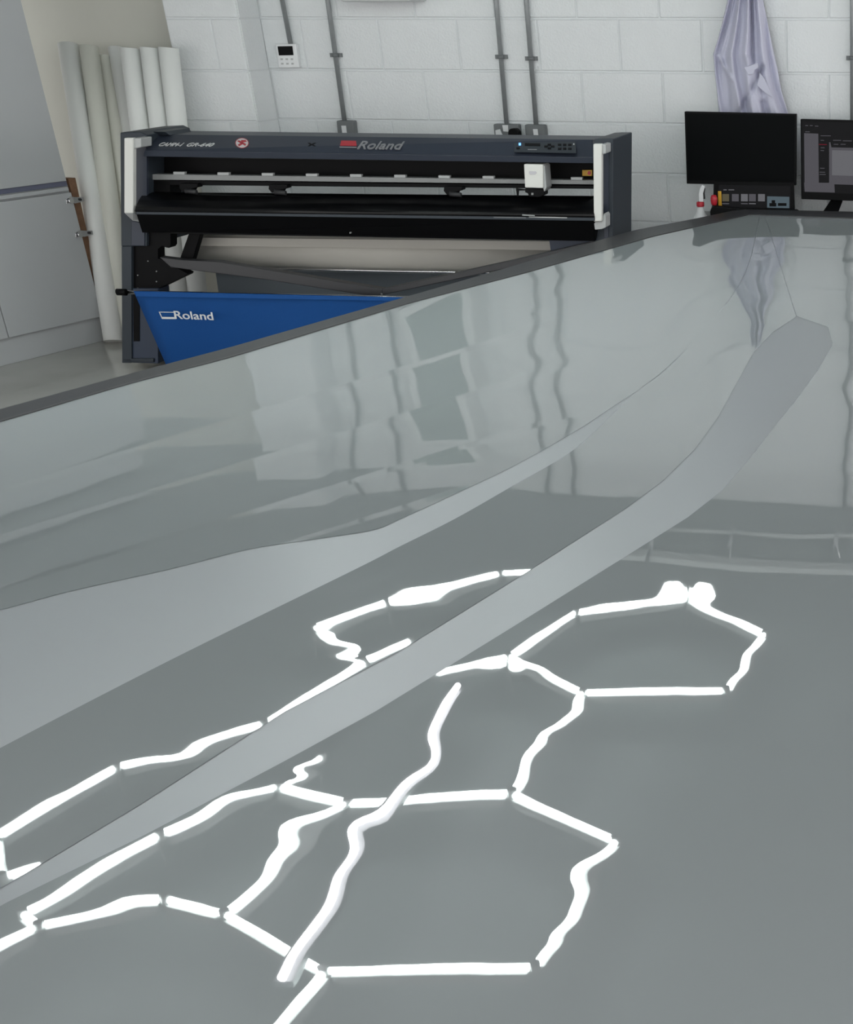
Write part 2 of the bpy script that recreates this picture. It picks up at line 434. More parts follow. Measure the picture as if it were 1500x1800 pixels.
fs = [[j*(NU+1)+i, j*(NU+1)+i+1, (j+1)*(NU+1)+i+1, (j+1)*(NU+1)+i] for j in range(NV) for i in range(NU)]
me = mesh(vs, fs)
cl = finish('coat_body', me, 'coat', co, smooth=True)
sol = cl.modifiers.new('s', 'SOLIDIFY'); sol.thickness = .003; sol.offset = 1
# collar flap / pocket knot and sleeve hem
def flap(name, pts, off, m):
    return pslab(name, WALL, pts, off, .008, m, co, .003)
flap('pocket', [(1308, 118), (1320, 115), (1332, 110), (1333, 119), (1327, 123), (1324, 131), (1316, 132)], .15, 'coat')
flap('sleeve', [(1331, 150), (1336, 128), (1345, 140), (1359, 172), (1347, 165)], .15, 'coat')
tube('coat_hook', [WALL.at(1311, -58, 0), WALL.at(1311, -60, .06), WALL.at(1311, -70, .07)], .006, 'chrome', co, 10)

# ================================================================ DESK, MONITORS, LAPTOP
def wd(s_off, d_off, z): return None
MON = Plane(WALL.p0 + WALL.n*.27, (1, -.155, 0), (-.155, -1, 0))
DZ = TZ-.055
dk = empty('desk', MON.at(1350, 380, -.1), 'narrow grey desk behind far end of the work table', 'desk')
dk.location.z = 0
def dpt(x, off, z):
    p = MON.at(x, 300, off); return Vector((p.x, p.y, z))
slab('desktop', [dpt(1222, .085, DZ), dpt(1900, .085, DZ), dpt(1900, -.24, DZ), dpt(1222, -.24, DZ)], (0, 0, -.03), 'desk', dk, .003)
for x_, o_ in ((1230, .06), (1890, .06), (1230, -.22), (1890, -.22)):
    p = dpt(x_, o_, DZ-.03); tube('leg', [Vector((p.x, p.y, 0)), p], .02, 'galvd', dk, 12)
m1 = empty('monitor', dpt(1300, 0, DZ), 'black switched-off monitor in front of the lilac coat', 'monitor')
pslab('housing', MON, [(1203.5, 196), (1400, 200.5), (1399, 326), (1207.5, 323)], 0, .03, 'black', m1, .002)
pslab('screen', MON, [(1206, 199), (1397.5, 203), (1396.5, 319), (1209.5, 316.5)], .0012, .002, 'screen', m1)
def stand(parent, x, ytop, foot_w):
    a = MON.at(x, ytop, -.05); b = Vector((a.x, a.y, DZ+.008))
    tube('stand_neck', [a, b], .02, 'black', parent, 12)
    slab('stand_foot', [dpt(x-foot_w, .03, DZ), dpt(x+foot_w, .03, DZ), dpt(x+foot_w*.8, -.16, DZ), dpt(x-foot_w*.8, -.16, DZ)], (0, 0, .01), 'black', parent, .003)
stand(m1, 1300, 300, 40)
m2 = empty('monitor', dpt(1480, 0, DZ), 'second monitor at right edge showing a dark design window', 'monitor')
pslab('housing', MON, [(1407.5, 209.5), (1640, 215), (1638, 358), (1409, 350)], 0, .03, 'black', m2, .002)
pslab('screen', MON, [(1411, 213.5), (1636, 219), (1634, 345), (1412, 338)], .0012, .002, 'ui_dark', m2)
def ui(pts, m, off=.0022, name='screen_panel', par=None): pslab(name, MON, pts, off, .0006, m, par or m2)
ui([(1414, 234), (1439, 235), (1440, 337.5), (1415, 337)], 'ui_grey')
ui([(1458, 250), (1634, 254), (1634, 343), (1458, 323)], 'ui_grey', .0020)
ui([(1458, 240), (1634, 243), (1634, 263), (1462, 259)], 'ui_dark', .0026)
ui([(1463, 264), (1634, 268), (1634, 314), (1463, 308)], 'ui_light', .0028)
ui([(1414, 321), (1415, 337), (1468, 338.5), (1467, 321.5)], 'ui_grey', .0019)
ui([(1468, 324), (1500, 325), (1560, 340), (1468, 338.5)], 'ui_dark', .0030)
ui([(1440, 253), (1454, 253.5), (1454, 255), (1440, 254.5)], 'ui_red')
for i, (x, y, w_) in enumerate([(1416, 220, 5), (1424, 220, 5), (1433, 221, 6), (1416, 231, 8), (1443, 238, 18), (1443, 246, 6), (1443, 259, 7), (1443, 264, 6), (1442, 295, 8), (1441, 302, 10), (1441, 306, 11), (1465, 246, 14), (1482, 247, 16), (1466, 253, 8), (1478, 253, 9)]):
    ui([(x, y), (x+w_, y+.2), (x+w_, y+1.4), (x, y+1.2)], 'ui_grey', .0034, 'screen_text')
a = MON.at(1475, 345, -.02)
slab('stand_leg', [MON.at(1461, 352, -.02), MON.at(1482, 353, -.02), MON.at(1474, 374, .05), MON.at(1447, 373, .05)], (0, .02, 0), 'black', m2, .002)
slab('stand_leg', [MON.at(1560, 352, -.02), MON.at(1580, 353, -.02), MON.at(1600, 376, .05), MON.at(1578, 375, .05)], (0, .02, 0), 'black', m2, .002)
# laptop
LAP = Plane(MON.p0 + MON.n*.055, MON.u, MON.n)
lp = empty('laptop', dpt(1325, .08, DZ), 'open laptop with picture thumbnails on screen beneath the black monitor', 'laptop')
pslab('lid', LAP, [(1255, 319), (1396, 321), (1398, 382), (1253, 381)], 0, .008, 'black', lp, .002)
pslab('screen', LAP, [(1264, 325), (1390, 327), (1390, 366), (1263, 365)], .001, .001, 'ui_dark', lp)
for i, x in enumerate((1270, 1287, 1303, 1317, 1333)):
    ui_ = [(x, 341), (x+12, 341.2), (x+12, 354), (x, 353.8)]
    pslab('thumbnail', LAP, ui_, .002, .0008, ('ui_tan', 'ui_grey', 'ui_light', 'ui_grey', 'ui_light')[i], lp)
    pslab('thumbnail_caption', LAP, [(x, 357), (x+12, 357.2), (x+12, 359), (x, 358.8)], .002, .0008, ('ui_grey', 'ui_dark', 'ui_grey', 'ui_light', 'ui_dark')[i], lp)
pslab('photo_panel', LAP, [(1349, 345), (1388, 346), (1388, 366), (1349, 365)], .002, .0008, 'ui_blue', lp)
for (x, y, w_, h_) in ((1353, 357, 12, 6), (1357, 352, 6, 5), (1368, 357, 15, 5)):
    pslab('photo_panel_shape', LAP, [(x, y), (x+w_, y), (x+w_, y+h_), (x, y+h_)], .003, .0008, 'black', lp)
pslab('screen_text', LAP, [(1272, 333), (1278, 333), (1278, 334.5), (1272, 334.5)], .002, .0008, 'ui_light', lp)
pslab('screen_text', LAP, [(1281, 333), (1291, 333), (1291, 334.5), (1281, 334.5)], .002, .0008, 'ui_light', lp)
pslab('keyboard_deck', LAP, [(1253, 380), (1398, 382), (1399, 387), (1252, 386)], .05, .06, 'black', lp, .002)
# orange tinted strip + red ball shaped cap + black pouch
o = empty('orange_tool', LAP.at(1266, 350, .01), 'small orange strip standing against left side of the laptop', 'tool')
pslab('strip', LAP, [(1262.5, 336), (1268, 336), (1269, 362), (1263, 362)], .018, .006, 'yellow', o, .001)
pslab('strip_handle', LAP, [(1262, 362), (1270, 362), (1270, 376), (1262, 376)], .02, .01, 'chip', o, .001)
o = empty('red_knob_bottle', LAP.at(1256, 352, .04), 'small bottle with round red cap left of the laptop', 'bottle')
c = LAP.at(1255.5, 352, .06)
finish('cap', lathe_mesh(Vector((c.x, c.y, c.z)), [(.004, .024), (.012, .022), (.016, .012), (.0165, 0), (.014, -.014), (.011, -.022)], 18), 'red', o)
finish('neck', lathe_mesh(Vector((c.x, c.y, DZ)), [(.016, 0), (.018, .01), (.018, c.z-DZ-.045), (.009, c.z-DZ-.022)], 18), 'dark', o)
o = empty('black_pouch', LAP.at(1262, 372, .06), 'black rounded pouch lying in front of the laptop corner', 'pouch')
pp = pl(LAP, [(1250, 388), (1248, 371), (1251, 365), (1258, 362), (1290, 365), (1330, 367), (1400, 369), (1412, 376), (1412, 388)], .098)
slab('body', pp, -LAP.n*.032, 'black', o, .006)
# spray bottle
sb = LAP.at(1233, 392, .03); zb = DZ
o = empty('spray_bottle', (sb.x, sb.y, zb), 'white spray bottle with a red collar left of the black monitor', 'bottle')
zc = LAP.at(1233, 362, .03).z; zt_ = LAP.at(1233, 326, .03).z
finish('bottle_body', lathe_mesh(Vector((sb.x, sb.y, zb)), [(.034, 0), (.037, .004), (.034, .012), (.019, (zc-zb)*.6), (.014, zc-zb-.003)], 24), 'white2', o)
finish('collar', lathe_mesh(Vector((sb.x, sb.y, zc-.003)), [(.017, 0), (.0185, .003), (.0185, .018), (.014, .022)], 20), 'red', o)
sp_ = Plane((sb.x, sb.y, 0), LAP.u, LAP.n)
pslab('trigger_head', sp_, [(1229, 355), (1228, 341), (1230, 332), (1234, 325), (1239, 327), (1238, 333), (1236, 340), (1237, 355)], .012, .024, 'white2', o, .003)
pslab('trigger', sp_, [(1234, 333), (1238, 328), (1239, 332), (1238, 340), (1239, 350), (1236.5, 350)], .008, .016, 'dark', o, .001)

# ================================================================ CUTTING PLOTTER
pb = PLOT.at(660, 400); 
cut = empty('vinyl_cutter', (pb.x, pb.y, 0), 'wide dark blue vinyl cutting plotter on its floor stand with blue catch cloth', 'plotter')
def ps(name, pts, off, th, m, bevel=.002, parent=None, label=None): return pslab(name, PLOT, pts, off, th, m, parent or cut, bevel, label)
# end caps
left_cap = ps('end_cap', [(211, 233), (246, 231.5), (258, 237), (258, 433), (231, 433), (213, 433)], 0, .38, 'slated', .004)
ps('end_cap_panel', [(232, 245), (258, 240), (258, 345), (246, 360), (240, 385), (232, 380)], .004, .02, 'slate', .002)
ps('end_cap_panel', [(231, 388), (254, 393), (254, 432), (231, 432)], .006, .02, 'slate', .002)
right_cap = ps('end_cap', [(1045, 244.5), (1060, 243.5), (1078, 243.5), (1078, 560), (1045, 560)], 0, .34, 'slated', .004)
ps('end_cap_rib', [(1062, 250), (1070, 250), (1070, 440), (1062, 440)], .004, .01, 'slate', .001)
# white bars
ps('end_bar', [(218, 242.5), (234, 242.5), (234, 375), (218, 375)], .10, .03, 'barwhite', .004)
ps('end_bar_mount', [(234, 242.5), (248, 243), (248, 259), (234, 262)], .09, .09, 'bargrey', .003)
slab('end_bar_mount', pl(PLOT, [(219, 375, .10), (234, 374, .10), (250, 384, .03), (249, 391, .03), (233, 388, .06)]), -PLOT.n*.03, 'bargrey', cut, .002)
ps('end_bar', [(1043, 253), (1058, 253), (1058, 389), (1044, 390)], .10, .03, 'barwhite', .004)
ps('end_bar_mount', [(1058, 253), (1065, 254), (1065, 270), (1058, 272)], .09, .09, 'bargrey', .003)
ps('end_bar_mount', [(1044, 390), (1058, 389), (1062, 375), (1065, 380), (1065, 400), (1058, 403), (1046, 404)], .08, .08, 'bargrey', .003)
# top cover: slanted front
def lin(x, a, b, x0=256, x1=1043): return a+(b-a)*(x-x0)/(x1-x0)
xs = (256, 1043)
slab('top_cover', pl(PLOT, [(253, 274, .02), (256, 264, .03), (264, 236, -.12), (1043, 245.5, -.12), (1043, 276, .03), (1043, 287, .02)]), -PLOT.n*.2, 'slate', cut, .002)
slab('top_cover_cap', pl(PLOT, [(225, 231.5, -.08), (290, 231.5, -.08), (299, 238, -.10), (262, 238, -.10)]), -PLOT.n*.2, 'slated', cut, .002)
slab('cover_lip', pl(PLOT, [(254, 265, .034), (1043, 277, .034), (1043, 287, .026), (252, 275, .026)]), -PLOT.n*.02, 'slate', cut, .001)
ps('back_panel', [(256, 276), (1045, 287), (1045, 322), (256, 312)], -.15, .03, 'black', 0)
# side block under left
ps('inner_block', [(258, 312), (299, 312), (299, 345), (258, 345)], -.06, .1, 'black', .002)
ps('guide_rail', [(262, 306), (1045, 317), (1045, 324.5), (262, 316)], -.05, .05, 'alu', .002)
ps('guide_rail_end', [(254, 302), (265, 303), (265, 317), (256, 316)], -.04, .03, 'tubec', .002)
ps('rail_base', [(262, 317), (1045, 326.5), (1045, 332), (262, 325)], -.06, .1, 'black', .001)
for i in range(10):
    x = 304.5+i*77.7; y = 302+(x-304)*.0135
    if 915 < x < 960: continue
    ps('rail_tab', [(x, y), (x+20, y+.2), (x+20, y+5), (x, y+4.8)], -.052, .02, 'bargrey', .001)
# apron
def apron(name, rows_, m, bevel=0):
    for (a, b) in zip(rows_, rows_[1:]):
        slab(name, pl(PLOT, [a[0], a[1], b[1], b[0]]), -PLOT.n*.02, m, cut, bevel)
slab('media_bed', pl(PLOT, [(262, 341, -.16), (1045, 346.5, -.16), (1045, 349, -.05), (256, 342, -.05)]), -UP*.02, 'blackg', cut)
# curved apron as one lofted mesh
A = [((256, 341.5, -.05), (1045, 348.5, -.05)), ((252, 346, -.01), (1045, 356, -.01)), ((246, 355, .05), (1046, 366, .05)), ((241, 366, .09), (1046, 376, .09)), ((239, 373, .10), (1046, 383, .10))]
vs = []; 
for l, r in A:
    vs += [PLOT.at(*l), PLOT.at(*r)]
fs = [[2*i, 2*i+1, 2*i+3, 2*i+2] for i in range(len(A)-1)]
ap = finish('apron', mesh(vs, fs), 'blackg', cut, smooth=True); sl = ap.modifiers.new('s', 'SOLIDIFY'); sl.thickness = .01; sl.offset = -1
ps('apron_lip', [(239, 371.5), (1046, 382.5), (1046, 388.5), (239, 377)], .102, .02, 'slated', .002)
slab('front_beam', pl(PLOT, [(240, 377, .09), (1046, 387, .09), (1046, 424, .02), (300, 411, .02), (300, 409, .02), (250, 409, .02)]), -PLOT.n*.05, 'black', cut, .003)
ps('ruler_marks', [(868, 381), (925, 382), (925, 383.5), (868, 382.5)], .1035, .002, 'galvd', 0)
ps('ruler_marks', [(930, 380), (997, 382), (997, 383.7), (930, 382.2)], .1035, .002, 'bargrey', 0)
slab('media_strip', pl(PLOT, [(924, 349, -.03), (944, 350, -.03), (940, 380, .115), (918, 379, .115)]), -PLOT.n*.003, 'bargrey', cut, label='clear test strip hanging over apron')
ps('beam_screw', [(614.5, 408), (617, 408), (617, 410.5), (614.5, 410.5)], .045, .01, 'alu', 0)
# pinch rollers
for x in (318, 475, 783):
    y = 322+(x-262)*.011
    p = ps('pinch_roller', [(x-2, y), (x+30, y), (x+29, y+7), (x+20, y+9), (x+18, y+13), (x+3, y+15), (x-3, y+8)], -.03, .05, 'black', .002)
    a = PLOT.at(x+8, y+13, -.02); b = PLOT.at(x+28, y+15, -.02)
    finish('roller_wheel', tube_mesh([a, b], .010, 12), 'dark', p)
# cutting head
hd = ps('carriage', [(921, 288.5), (955, 289), (955, 331), (923, 330)], .03, .08, 'barwhite', .004)
ps('carriage_side', [(955, 289), (958, 292), (961, 330), (957, 337), (955, 331)], .02, .08, 'bargrey', .002)
ps('carriage_mark', [(931, 301), (942, 301), (944, 304), (941, 307), (932, 307), (930, 304)], .0315, .002, 'gtext', 0)
ps('tool_holder', [(923, 331), (957, 333), (957, 343), (948, 347), (930, 346), (928, 340), (923, 338)], .02, .06, 'black', .003)
ps('tool_holder_arm', [(907, 331), (924, 333), (924, 335), (912, 335), (911, 345), (909, 345)], .0, .01, 'black', .001)
ps('blade_tip', [(934, 339), (938, 339), (938, 343), (934, 343)], .023, .01, 'alu', .001)
ps('warning_sticker', [(1024, 299), (1041, 299), (1041, 309.5), (1024, 309)], -.10, .02, 'yellow', 0)
ps('warning_mark', [(1034, 301), (1038, 301), (1039, 305), (1037, 308), (1033, 306)], -.098, .02, 'red', 0)
# control panel
slp = (PLOT.at(700, 240, -.12)-PLOT.at(700, 270, .03)).normalized()   # up direction of slanted cover
CB = PLOT.at(256, 264, .031); CBR = PLOT.at(1043, 276, .031); CT = PLOT.at(264, 236, -.119); CTR = PLOT.at(1043, 245.5, -.119)
cn = (CBR-CB).cross(CT-CB).normalized()
if cn.dot(PLOT.n) < 0: cn = -cn
COV = Plane(CB, CBR-CB, cn)
def cvp(name, pts, m, off=.0015, th=.0015): return pslab(name, COV, pts, off, th, m, cut)
cvp('control_panel', [(903, 248), (1012, 249), (1013, 269), (904, 267)], 'slated', .001)
cvp('display', [(923, 251.5), (950, 252), (950, 256.5), (923, 256)], 'black', .002)
cvp('indicator', [(912, 251), (916, 251), (916, 255), (912, 255)], 'ledblue', .003)
for (x, y) in ((911, 260), (960, 257), (966, 254), (966, 260), (972, 257), (984, 254), (993, 254), (1002, 254), (984, 261), (993, 261), (1002, 261)):
    cvp('panel_button', [(x-3, y-1.5), (x+3, y-1.5), (x+3, y+1.5), (x-3, y+1.5)], 'black', .003)
cvp('panel_line', [(928, 262), (944, 262.3), (944, 263.3), (928, 263)], 'gtext', .002)
cvp('indicator', [(1008, 252), (1010, 252), (1010, 254), (1008, 254)], 'wtext', .003)
# lettering on the cover
cu = COV.u; cup = cn.cross(cu); 
if cup.z < 0: cup = -cup
def ctext(name, s, x, y, x2, hpx, m, shear=0, depth=.0008, offset=0):
    a = COV.at(x, y, .002); b = COV.at(x2, y+(x2-x)*.011, .002); h = (COV.at(x, y-hpx, .002)-a).length/.69
    return text(name, s, a, (b-a), cup, h, m, cut, width=(b-a).length, depth=depth, offset=offset, shear=shear)
ctext('lettering', 'CAMM-1', 278, 256.5, 319, 5.5, 'wtext', .3)
ctext('lettering', 'GR-640', 327, 257, 373, 5.5, 'wtext', .3)
ctext('brand_lettering', 'Roland', 628, 261.5, 703, 12.5, 'gtext', 0, .002, offset=.01)
cvp('brand_emblem', [(600, 247), (626, 247.5), (627, 256), (598, 255.5)], 'red', .003)
cvp('emblem_line', [(597, 257.5), (627, 258), (627, 259.5), (597, 259)], 'gtext', .003)
# round sticker with a red ring and crossed marks
def disc(cx, cy, rx, ry, m, off): cvp('sticker', [(cx+rx*math.cos(a*math.pi/12), cy+ry*math.sin(a*math.pi/12)) for a in range(24)], m, off, .0008)
disc(425.5, 251.2, 12, 9, 'red', .002); disc(425.5, 251.2, 10.8, 8, 'wtext', .0028)
cvp('sticker_mark', [(417, 248), (420, 246.5), (433, 253), (431, 256)], 'red', .0036)
cvp('sticker_mark', [(424, 246), (432, 246), (434, 249), (427, 250), (427, 253), (420, 257), (418, 254), (424, 251)], 'red', .0036)
cvp('recess_mark', [(541, 251), (545, 251), (548, 253), (552, 251), (556, 251), (551, 254), (556, 257), (552, 257), (548, 255), (545, 257), (541, 257), (545, 254)], 'black', .002)
# legs and stand
def foot(x, off): return PLOT.foot(x, 560, 0.03, off)
yf = foot(215, 0)
lg = ps('leg', [(213.5, 433), (231, 433), (231.5, yf), (214.5, yf)], 0, .12, 'slated', .003)
ps('leg_inner', [(231, 507), (278, 507), (278, foot(278, -.01)), (231.5, foot(231, -.01))], -.01, .1, 'navy', .003)
ps('leg_shadow_gap', [(234, 512), (245, 512), (245, 600), (235, 600)], -.006, .01, 'black', 0)  # black strip standing in for the shadow down the leg
ps('leg_foot', [(216, yf-8), (270, yf-8), (270, yf-1), (216, yf-1)], 0, .6, 'slated', .004)
yg = PLOT.foot(1060, 560, .03, 0)
ps('leg', [(1046, 440), (1078, 440), (1078, yg), (1046, yg)], -.005, .12, 'slated', .003)
ps('leg_foot', [(1030, yg-6), (1090, yg-6), (1090, yg+6), (1030, yg+6)], .2, .7, 'slated', .004)
ps('bracket', [(254, 392), (300, 408), (300, 432), (297, 436), (291, 435), (286, 432), (278, 438), (278, 455), (282, 455), (330, 481), (328, 484), (278, 508), (278, 560), (232, 560), (232, 433), (254, 433)], -.02, .06, 'black', .002)
for (x, y) in ((242, 484), (275, 477), (275, 495), (242, 507), (260, 459)): ps('bracket_bolt', [(x-1, y-1), (x+1, y-1), (x+1, y+1), (x-1, y+1)], -.018, .006, 'alu', 0)
ps('strut', [(334, 405), (354, 405), (338, 458), (316, 455)], -.08, .04, 'black', .002)
ps('stretcher', [(280, 452), (320, 457), (385, 460), (672, 508), (672, 519), (640, 519), (470, 492), (300, 470)], .0, .05, 'trim', .003)
ps('stretcher', [(672, 508), (900, 458), (1046, 424), (1046, 436), (900, 470), (672, 519)], .0, .05, 'trim', .003)
ps('stretcher_bolt', [(669.5, 515.5), (672.5, 515.5), (672.5, 518.5), (669.5, 518.5)], .004, .006, 'alu', 0)
# catch cloth with rod
rod_a = PLOT.at(212, 513.5, .12); rod_b = PLOT.at(1040, 531, .12)
tube('cloth_rod', [rod_a, rod_b], .009, 'chrome', cut, 12)
tube('rod_tip', [PLOT.at(206, 513.3, .12), PLOT.at(222, 513.7, .12)], .015, 'black', cut, 12)
vs = []; NU, NV = 40, 30
for j in range(NV+1):
    v = j/NV
    for i in range(NU+1):
        u = i/NU
        xa = 235+u*805; xb = 318+u*640
        x = xa+(xb-xa)*v; y = 511.5+u*19 + v*188
        off = .135 + .03*math.sin(v*2.4) - .20*v + .006*math.sin(u*17+v*3) + .004*noise.noise(Vector((u*9, v*3, 0)))
        vs.append(PLOT.at(x, y, off))
fs = [[j*(NU+1)+i, j*(NU+1)+i+1, (j+1)*(NU+1)+i+1, (j+1)*(NU+1)+i] for j in range(NV) for i in range(NU)]
cloth = finish('catch_cloth', mesh(vs, fs), 'blue', cut, smooth=True, label='blue fabric catch cloth with white lettering')
s_ = cloth.modifiers.new('s', 'SOLIDIFY'); s_.thickness = .003; s_.offset = 0
ps('cloth_hem', [(236, 512.5), (1040, 530.5), (1036, 535.5), (239, 522)], .150, .006, 'blue', .003)
a = PLOT.at(308, 560, .163); b = PLOT.at(376, 562.5, .163); h = (PLOT.at(308, 547, .163)-a).length/.69
text('cloth_lettering', 'Roland', a, b-a, UP, h, 'wtext', cut, width=(b-a).length, depth=.001, offset=.012)
for q in ([(279, 548), (307, 548.5), (307, 549.6), (280, 549.2)], [(279, 548), (280.4, 548), (286, 560), (284.5, 560)], [(305.5, 548.5), (307, 548.5), (309, 561), (307, 561)], [(283, 557), (308, 557.6), (308.8, 561), (285, 560.6)]):
    pslab('cloth_emblem', PLOT, q, .163, .002, 'wtext', cut)
# little red and dark media clips sticking up behind the cover
for x, m in ((597, 'red'), (649, 'red'), (830, 'red'), (703, 'black'), (722, 'black'), (783, 'black'), (803, 'black'), (853, 'black'), (515, 'black'), (318, 'black'), (395, 'black'), (236, 'black'), (222, 'black')):
    y = 233+(x-212)*.0115+(3 if x > 262 else 0)
    ps('media_clip', [(x-1.5, y+4), (x-.6, y-1), (x+.8, y-1), (x+1.6, y+4)], -.14, .006, m, 0)
# media roll on rear holders, with grey backing board under
rl = empty('media_roll', PLOT.at(660, 450, -.4), 'wide cream media roll held across rear of the cutter stand', 'roll')
a = PLOT.at(352, 437, -.30); b = PLOT.at(978, 449, -.30)
tube('roll_body', [a, b], .088, 'paper', rl, 40)
slab('loose_sheet', pl(PLOT, [(356, 418, -.2), (966, 424, -.2), (970, 440, -.19), (352, 432, -.19)]), -PLOT.n*.003, 'paper', rl)
tube('roll_core', [PLOT.at(346, 437, -.30), PLOT.at(984, 449, -.30)], .03, 'bargrey', rl, 16)
tube('silver_rod', [PLOT.at(376, 471, -.2), PLOT.at(1000, 482, -.2)], .006, 'chrome', rl, 10)
bk = empty('backing_board', PLOT.at(600, 560, -.42), 'grey board leaning low behind the cutter stand', 'board')
slab('board', pl(PLOT, [(378, 474, -.42), (975, 486, -.42), (975, 640, -.25), (400, 620, -.25)]), -PLOT.n*.02, 'greysheet', bk, .002)
ps('end_panel', [(965, 418), (1046, 420), (1046, 560), (985, 560)], -.06, .03, 'navy', .002)

# ================================================================ WORK TABLE
OUT = [(-600, 880), (0, 722), (230, 659), (400, 614), (720, 522), (886, 474), (1111, 407), (1217, 387), (1290, 371.5), (1312, 369.5), (1500, 373.5), (1900, 386)]
INN = [(-600, 905), (0, 743), (230, 675), (400, 631), (720, 534), (922, 481), (1150, 416), (1262, 391), (1318, 378), (1500, 384.5), (1900, 398)]
# straighten nothing: the trim follows the slightly bowed table edge
tb = empty('work_table', on_z(900, 900, 0), 'huge pale grey flat work table with charcoal edge trim filling foreground', 'table')
outp = [on_z(x, y, TZ) for x, y in OUT]
near = [Vector((1.6, .55, TZ)), Vector((outp[0].x-.3, .55, TZ))]
outp2 = outp + [Vector((1.6, outp[-1].y, TZ))] + near
outp2 = [outp2[i] for i in range(len(outp2)) if not (i == len(outp)-1 and outp[-1].x > 1.6)]
slab('tabletop', [p for p in outp2], (0, 0, -.045), 'matte', tb)
# trim band
vs = []; 
inn = [on_z(x, y, TZ) for x, y in INN]
import itertools
def resample(pts, n):
    d = [0]
    for a, b in zip(pts, pts[1:]): d.append(d[-1]+(b-a).length)
    out = []
    for k in range(n+1):
        t = d[-1]*k/n
        for i in range(len(pts)-1):
            if t <= d[i+1]+1e-9:
                f = (t-d[i])/max(1e-9, d[i+1]-d[i]); out.append(pts[i].lerp(pts[i+1], f)); break
    return out
corner_o = 8; corner_i = 8
def band(name, o_pts, i_pts, n):
    o_, i_ = resample(o_pts, n), resample(i_pts, n)
    vs = []
    for a, b in zip(o_, i_): vs += [a+UP*.004, b+UP*.004, b-UP*.003, a-UP*.048]
    fs = []
    for k in range(n):
        for j in range(4): fs.append([4*k+j, 4*k+(j+1) % 4, 4*k+4+(j+1) % 4, 4*k+4+j])
    fs += [[0, 1, 2, 3], [4*n+3, 4*n+2, 4*n+1, 4*n]]
    return finish(name, mesh(vs, fs), 'trim', tb, bevel=.0015)
band('edge_trim', outp[:10], inn[:9], 60)
band('edge_trim', outp[9:], inn[8:], 10)
ymax = 6.9
for (x, y) in ((-2.3, 1.0), (1.3, 1.0), (-1.2, 4.6), (1.3, 4.2), (-.45, 6.7), (1.3, 6.7)):
    box('leg', (x-.04, y-.04, 0), (x+.04, y+.04, TZ-.047), 'trim', tb, .004)
box('under_rail', (-.5, 6.68, TZ-.12), (1.3, 6.72, TZ-.05), 'trim', tb)
box('under_rail', (1.28, 1.0, TZ-.12), (1.32, 6.7, TZ-.05), 'trim', tb)

# ---------------------------------------------------------------- glossy film sheets lying on the table
FZ = TZ+.0006
def project(p):
    d = p-CAM; zc = d.y*cp - d.z*sp; xx = d.x; yy = d.y*sp + d.z*cp
    return PX+FPX*xx/zc, PY-FPX*yy/zc
def film(name, left, right, lab, nu, nv, slope, sharp=()):
    def smooth(pts):
        out = []
        for i in range(len(pts)-1):
            a, b, c, d = [Vector(pts[max(0, min(len(pts)-1, k))]) for k in (i-1, i, i+1, i+2)]
            for k in range(5):
                t = k/5; out.append(.5*(2*b+(c-a)*t+(2*a-5*b+4*c-d)*t*t+(3*b-a-3*c+d)*t**3))
        return out+[Vector(pts[-1])]
    L, R = [resample([on_z(q.x, q.y, FZ) for q in (smooth(e) if k not in sharp else map(Vector, e))], nv) for k, e in enumerate((left, right))]
    vs = []; nr = []
    for j in range(nv+1):
        for i in range(nu+1):
            u = i/nu; p = L[j].lerp(R[j], u)
            sx, sy = slope(p, *project(p))
            vs.append(p); nr.append(Vector((-sx, -sy, 1)).normalized())
    fs = [[j*(nu+1)+i, (j)*(nu+1)+i+1, (j+1)*(nu+1)+i+1, (j+1)*(nu+1)+i] for j in range(nv) for i in range(nu)]
    me = bpy.data.meshes.new('film'); me.from_pydata([tuple(v) for v in vs], [], fs); me.update()
    if me.polygons[0].normal.z < 0: me.flip_normals()
    at = me.attributes.new('lie', 'FLOAT_VECTOR', 'POINT')
    at.data.foreach_set('vector', [c for v in nr for c in v])
    for p in me.polygons: p.use_smooth = True
    o = finish(name, me, 'film'); 
    tag(o, lab, 'film', 'glossy film sheets on the table')
    return o
def gs(px, py, cx, cy, rx, ry): return math.exp(-((px-cx)/rx)**2-((py-cy)/ry)**2)
LZ = CEIL-.16
def mirror_hit(x, y):
    """what a perfectly flat sheet would mirror at this place: a point of the lamps' plane or of the wall"""
    d = ray(x, y); p = CAM + d*((FZ-CAMZ)/d.z); d = Vector((d.x, d.y, -d.z))
    t1 = (LZ-p.z)/d.z; t2 = (WALL.p0-p).dot(WALL.n)/d.dot(WALL.n)
    return p + d*(min(t1, t2) if t2 > 0 else t1)
